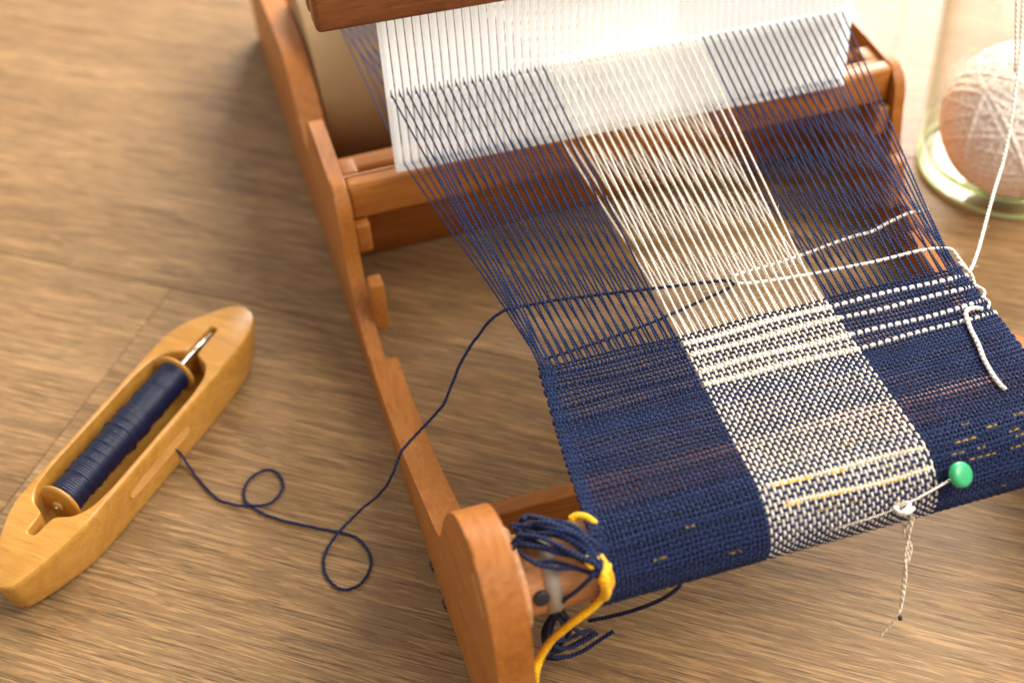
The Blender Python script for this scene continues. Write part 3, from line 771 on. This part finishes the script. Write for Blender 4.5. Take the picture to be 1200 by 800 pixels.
strand([oc(1053, 583, .001), oc(1052, 592, .003), oc(1050, 599, .005), tuple(at(1054, 604, .150)), tuple(at(1062, 622, .138)), tuple(at(1064, 645, .125)), tuple(at(1060, 672, .110)), tuple(at(1057, 698, .095)), tuple(at(1056, 716, .085))], .00115, M_tan, 'thread_end', mk)
strand([tuple(at(1070, 594, .160)), tuple(at(1071, 604, .150)), tuple(at(1066, 625, .138)), tuple(at(1061, 648, .124)), tuple(at(1062, 672, .111)), tuple(at(1060, 690, .100)), tuple(at(1057, 708, .090)), tuple(at(1050, 724, .08)), tuple(at(1041, 735, .07)), tuple(at(1031, 746, .062))], .0009, M_tan, 'thread_end', mk)
strand([oc(1048, 594, .006), oc(1055, 600, .0085), oc(1062, 597, .009), oc(1066, 590, .008), oc(1060, 589, .006), oc(1052, 594, .004), oc(1054, 601, .006), oc(1064, 601, .008), oc(1071, 595, .007)], .0013, M_cream, 'knot_loop', mk)
strand([tuple(at(1068, 596, .160)), tuple(at(1067, 610, .148)), tuple(at(1059, 625, .137)), tuple(at(1068, 640, .127)), tuple(at(1064, 660, .117))], .0011, M_tan, 'thread_end', mk)
q = at(1055, 722, .083); mb = MB(); mb.lathe([(0, .0001), (0, .0016), (.0032, .0016), (.0032, .0001)], q, q + np.array([.1, -.1, -1.0]), 10); mb.build('dark_tip', M_black, mk)

# ------------------------------------------------------------------ boat shuttle and bobbin
HS = .052
outer_px = [(298, 373), (297, 386), (283, 406), (223, 460), (160, 531), (130, 578), (104, 608), (88, 626), (20, 684), (8, 690), (-6, 688), (-13, 676), (-8, 640), (0, 618), (12, 590), (30, 570), (60, 540), (118, 471), (176, 408), (211, 377), (252, 362), (271, 357), (289, 359)]
A = at(-4, 682, HS); B = at(296, 364, HS)
sax = (B - A) / np.linalg.norm(B - A); snor = np.array([-sax[1], sax[0], 0]); SL = np.linalg.norm(B - A)
sc_ = (A + B) / 2; sc_[2] = 0
def loc2(px, py, z=HS):
    p = at(px, py, z) - A; return (p @ sax - SL / 2, p @ snor)
po = [loc2(*q) for q in outer_px]
HWs = .5 * (max(p[1] for p in po) - min(p[1] for p in po)); mid = .5 * (max(p[1] for p in po) + min(p[1] for p in po))
sc_ = sc_ + snor * mid
print('SHUTTLE half len', SL / 2, 'half width', HWs, 'angle', math.degrees(math.atan2(sax[1], sax[0])))
sa = math.atan2(sax[1], sax[0])
hl = SL / 2
HWs = .0405; sa += .040
outl = [(-.186, -.022), (-.178, -.0275), (-.150, -.0345), (-.118, -.0395), (-.095, -.0405), (0, -.0405), (.10, -.0412), (.135, -.0412), (.155, -.0385), (.171, -.0335), (.181, -.026), (.1862, -.016), (.1868, -.007), (.182, .0015), (.170, .0125), (.142, .032), (.122, .0378), (.100, .0392), (0, .0385), (-.09, .0378), (-.115, .035), (-.138, .026), (-.156, .0170), (-.172, .0075), (-.183, -.001), (-.1885, -.011)]
outline = [tuple(p) for p in catmull([(x, y) for (x, y) in outl], 3, closed=True)]
# cavity: rounded well with a narrow notch at each end
cw = HWs - .0072; ce = .106
def cav_half(nl): return catmull([(ce + nl, 0.0), (ce + nl - .001, .0035), (ce + nl - .005, .0048), (ce + .010, .0056), (ce + .003, .0075), (ce - .001, .014), (ce - .006, cw * .66), (ce - .020, cw * .90), (ce - .045, cw)], 3)
cup = [tuple(p) for p in cav_half(.042)] + [(-p[0], p[1]) for p in cav_half(.026)[::-1]]
cav = [(p[0], p[1] - .0015) for p in cup + [(p[0], -p[1]) for p in cup[::-1][1:-1]]]
shut = empty('weaving_shuttle', (sc_[0], sc_[1], 0), 'honey-coloured wooden boat shuttle lying on the table left of the loom', 'shuttle')
shut.rotation_euler = (0, 0, sa)
def offset(poly, d):
    n = len(poly); out = []
    for i in range(n):
        p0 = np.array(poly[i - 1]); p1 = np.array(poly[i]); p2 = np.array(poly[(i + 1) % n])
        t = p2 - p0; t /= np.linalg.norm(t) + 1e-9; nrm = np.array([t[1], -t[0]])   # outward for ccw
        out.append(tuple(p1 + nrm * d))
    return out
rings = [(outline, -.003, .0012), (outline, -.0008, .004), (outline, 0, .008), (outline, 0, HS - .006), (outline, -.0006, HS - .0028), (outline, -.0019, HS - .0008), (outline, -.0036, HS)]
V = []; F = []; no = len(outline)
def hull(x, z):           # ends rise from the table like a boat
    e = max(0, (abs(x) - (hl - .10)) / .10); return e
for (pl, d, z) in rings:
    for (x, y) in offset(pl, d):
        e = hull(x, z); lift_ = (1 - z / HS) * .010 * e ** 1.5
        pull = 1 - (1 - z / HS) * .05 * e
        V.append((x * pull, y * (1 - (1 - z / HS) * .10 * e), z + lift_))
for k in range(len(rings) - 1):
    for i in range(no):
        j = (i + 1) % no; F.append((k * no + i, k * no + j, (k + 1) * no + j, (k + 1) * no + i))
F.append(tuple(range(no - 1, -1, -1)))
nb = len(V); nc = len(cav)
cr = [(0, HS, -.0012 * -1), ]
crings = [(.0014, HS), (.0003, HS - .0010), (0, HS - .003), (0, .014), (-.002, .011)]
for (d, z) in crings:
    for (x, y) in offset(cav, d): V.append((x, y, z))
for k in range(len(crings) - 1):
    for i in range(nc):
        j = (i + 1) % nc; F.append((nb + k * nc + j, nb + k * nc + i, nb + (k + 1) * nc + i, nb + (k + 1) * nc + j))
F.append(tuple(nb + (len(crings) - 1) * nc + i for i in range(nc)))
t0 = (len(rings) - 1) * no
tri = tessellate_polygon([[Vector(V[t0 + i]) for i in range(no)], [Vector(V[nb + i]) for i in range(nc)]])
idx = [t0 + i for i in range(no)] + [nb + i for i in range(nc)]
for t in tri: F.append(tuple(idx[a] for a in t))
me = bpy.data.meshes.new('hull'); me.from_pydata([(v[0] * S, v[1] * S, v[2] * S) for v in V], [], F)
bm = bmesh.new(); bm.from_mesh(me); bmesh.ops.recalc_face_normals(bm, faces=bm.faces[:]); bm.to_mesh(me); bm.free()
me.materials.append(M_shuttle)
me2 = me
ho = bpy.data.objects.new('hull', me); col.objects.link(ho); ho.parent = shut
me.polygons.foreach_set('use_smooth', [True] * len(me.polygons)); me.set_sharp_from_angle(angle=math.radians(32))
# the wood grain runs along local X here
def local_obj(mb, name, mat, parent):
    me = mb.mesh(name, (0, 0, 0)); o = bpy.data.objects.new(name, me); col.objects.link(o); me.materials.append(mat)
    me.polygons.foreach_set('use_smooth', [True] * len(me.polygons)); o.parent = parent; return o
bz = .040; bx1_ = .0905; by = .005
mb = MB(); mb.tube([(ce + .036, -.002, .0475), (ce + .004, .003, .0455), (bx1_ + .001, .0045, .0425), (bx1_ - .03, by, bz + .001), (0, by, bz), (-ce + .012, by, bz - .001)], .0026, 12); local_obj(mb, 'spindle', M_steel, shut)
# yarn slot in the near side: a raised lip round a flat paler patch
def slot_ring(x0, x1, z0, z1, y, d):
    P = []
    for (x, z) in ((x0, z0), (x1, z0), (x1, z1), (x0, z1)): P.append((x, y, z))
    return P
sl = MB(); ys = -HWs
pts_ = []
for a in np.linspace(0, 2 * math.pi, 40, endpoint=False):
    ca, sa_ = math.cos(a), math.sin(a)
    pts_.append((-.004 + .046 * np.sign(ca) * abs(ca) ** .45, ys - .0002, .029 + .0046 * np.sign(sa_) * abs(sa_) ** .45))
sl.tube(pts_, .0006, 6, closed=True); local_obj(sl, 'yarn_slot_lip', M_shuttle, shut)
sp_ = MB()
sp_.add([(p[0], ys - .00045, p[2]) for p in pts_], [tuple(range(len(pts_)))])
local_obj(sp_, 'yarn_slot', M_patch, shut)

bob = empty('bobbin', (sc_[0], sc_[1], bz), 'wooden bobbin wound with navy yarn lying inside the boat shuttle', 'bobbin'); bob.location = ((sc_[0] - math.sin(sa) * by) * S, (sc_[1] + math.cos(sa) * by) * S, bz * S)
bob.rotation_euler = (0, 0, sa)
bx0 = -.0895; bx1 = .0905
def flange(x, s_):
    mb = MB(); R_ = .0212
    mb.lathe([(0, .003), (0, R_ * .8), (.0006, R_ * .95), (.0018, R_), (.0032, R_ * .98), (.0042, R_ * .85), (.0045, .006)], (x, 0, 0), (x + s_, 0, 0), 40)
    local_obj(mb, 'flange', M_shuttle, bob)
flange(bx0 + .0045, -1); flange(bx1 - .0045, 1)
mb = MB(); mb.lathe([(0, .0001), (0, .006), (.004, .0058), (.004, .0001)], (bx0 - .003, 0, 0), (bx0, 0, 0), 20); local_obj(mb, 'core', M_shuttle, bob)
mb = MB(); prof = []; xx_ = bx0 + .005; L_ = bx1 - bx0 - .010; t = 0; wr_ = .0013
while t < L_:
    rr_ = .0142 + .0010 * math.sin(math.pi * t / L_) + .0006 * math.sin(t * 260) + .0004 * math.sin(t * 610) + rng.normal(0, .0005)
    prof += [(t, rr_), (t + wr_ * .5, rr_ + .0011), (t + wr_, rr_ + .0015), (t + wr_ * 1.5, rr_ + .0011)]
    t += wr_ * 2
prof = [(0, .004)] + prof + [(t, .004)]
mb.lathe(prof, (xx_, 0, 0), (xx_ + 1, 0, 0), 40)
M_wound = plain('wound_navy_yarn', (0.003, 0.007, 0.034), 0.42, noise=0.35, nscale=250)
local_obj(mb, 'wound_yarn', M_wound, bob)

# ------------------------------------------------------------------ glass jar with ball of yarn
JC = np.array([.8640, 1.1170, 0]); JR = .1005
jar = empty('glass_jar', tuple(JC), 'clear glass jar with a greenish base standing right of the loom', 'jar')
op = [(0.0008, .001), (.0008, JR * .93), (.0022, JR * .985), (.007, JR * 1.01), (.03, JR * 1.01), (.20, JR), (.235, JR * .985), (.262, JR * .93), (.282, JR * .84), (.295, JR * .78), (.30, JR * .765), (.335, JR * .765), (.338, JR * .755), (.338, JR * .725), (.335, JR * .72), (.30, JR * .72), (.294, JR * .735), (.28, JR * .80), (.26, JR * .89), (.234, JR * .945), (.20, JR * .96), (.03, JR * .965), (.019, JR * .93), (.014, JR * .80), (.013, .001)]
mb = MB(); mb.lathe(op[4:22], JC, JC + np.array([0, 0, 1]), 96); mb.build('wall', M_glass, jar)
mb = MB(); mb.lathe(op[:5] + [(.03, JR * .965)] + op[22:], JC, JC + np.array([0, 0, 1]), 96); mb.build('base', M_glassbase, jar)
for zz in (.306, .316, .326):
    a = np.linspace(0, 2 * math.pi, 72, endpoint=False)
    mb = MB(); mb.tube(np.stack([JC[0] + JR * .77 * np.cos(a), JC[1] + JR * .77 * np.sin(a), zz + .0015 * a / 3], -1), .0022, 6, closed=True); mb.build('thread_ridge', M_glass, jar)
M_rim = plain('pale_green_glass_rim', (0.50, 0.57, 0.28), 0.15)
mb = MB(); a = np.linspace(0, 2 * math.pi, 96, endpoint=False)
mb.tube(np.stack([JC[0] + JR * .985 * np.cos(a), JC[1] + JR * .985 * np.sin(a), .0034 + 0 * a], -1), .0026, 8, closed=True); mb.build('base_rim', M_rim, jar)
# embossed marks on the near left of the jar (unreadable in the photo: curved glass strokes)
M_emb = glass_mat('embossed_glass', (0.93, 0.93, 0.91), 1.7)
def emb(strokes, u0):
    for st in strokes:
        P = []
        for (u, v) in catmull(st, 6):
            a = math.radians(-158 + (u0 + u) * 8.5)
            P.append((JC[0] + (JR + .0006) * math.cos(a), JC[1] + (JR + .0006) * math.sin(a), .172 + v * .011))
        mb = MB(); mb.tube(P, .0012, 6); mb.build('embossed_mark', M_emb, jar)
emb([[(0, 1.7), (.35, 2.0), (.7, 1.65), (.3, 1.1), (.7, .6), (.4, .1), (0, .3)]], 0)
emb([[(.75, .9), (.3, 1.2), (0, .7), (.3, .1), (.75, .5), (.75, 1.1), (.8, .1)]], 1.1)
emb([[(.1, 2.1), (.1, 0)], [(.5, 1.2), (.1, .7), (.6, .1)]], 2.3)
emb([[(.6, 1.1), (.2, 1.1), (0, .5), (.4, .1), (.7, .3)]], 3.2)

BR = .078; BC = at(1196, 141, .016 + BR); print('BALL', BC - JC)
ball = MB()
for q in range(64):
    nrm = rng.normal(0, 1, 3); nrm[2] *= .8; nrm /= np.linalg.norm(nrm)
    u = np.cross(nrm, [.2, .3, .9]); u /= np.linalg.norm(u); v = np.cross(nrm, u)
    a = np.linspace(0, 2 * math.pi, 44, endpoint=False); h0 = rng.uniform(-.4, .4) * BR; R0 = BR * (.955 + .045 * q / 64)
    for g in range(7):
        h_ = h0 + (g - 3) * .0078 + rng.normal(0, .0008); R_ = R0 + rng.normal(0, .0010)
        rr_ = math.sqrt(max(1e-6, R_ * R_ - h_ * h_))
        tl = rng.normal(0, .02); n2_ = nrm + u * tl; n2_ /= np.linalg.norm(n2_)
        P = BC + n2_ * h_ + rr_ * (np.cos(a)[:, None] * u + np.sin(a)[:, None] * v)
        ball.tube(P, .0034, 5, closed=True)
M_ballyarn = yarn_mat('cream_wool', (0.92, 0.83, 0.72), (0.78, 0.66, 0.54), depth=0.0001, pitch=0.008)
bo = ball.build('yarn_ball', M_ballyarn); tag(bo, 'round ball of cream yarn sitting inside the glass jar', 'yarn ball')
core = MB(); n_ = 24
prof = [(BR * .955 * (1 - math.cos(math.pi * k / n_)), max(.0003, BR * .955 * math.sin(math.pi * k / n_))) for k in range(n_ + 1)]
core.lathe(prof, BC - np.array([0, 0, BR * .955]), BC + np.array([0, 0, 1]), 48)
core.build('ball_core', M_ballyarn, bo)
print('PICKS', NP, 'objs', len(bpy.data.objects))
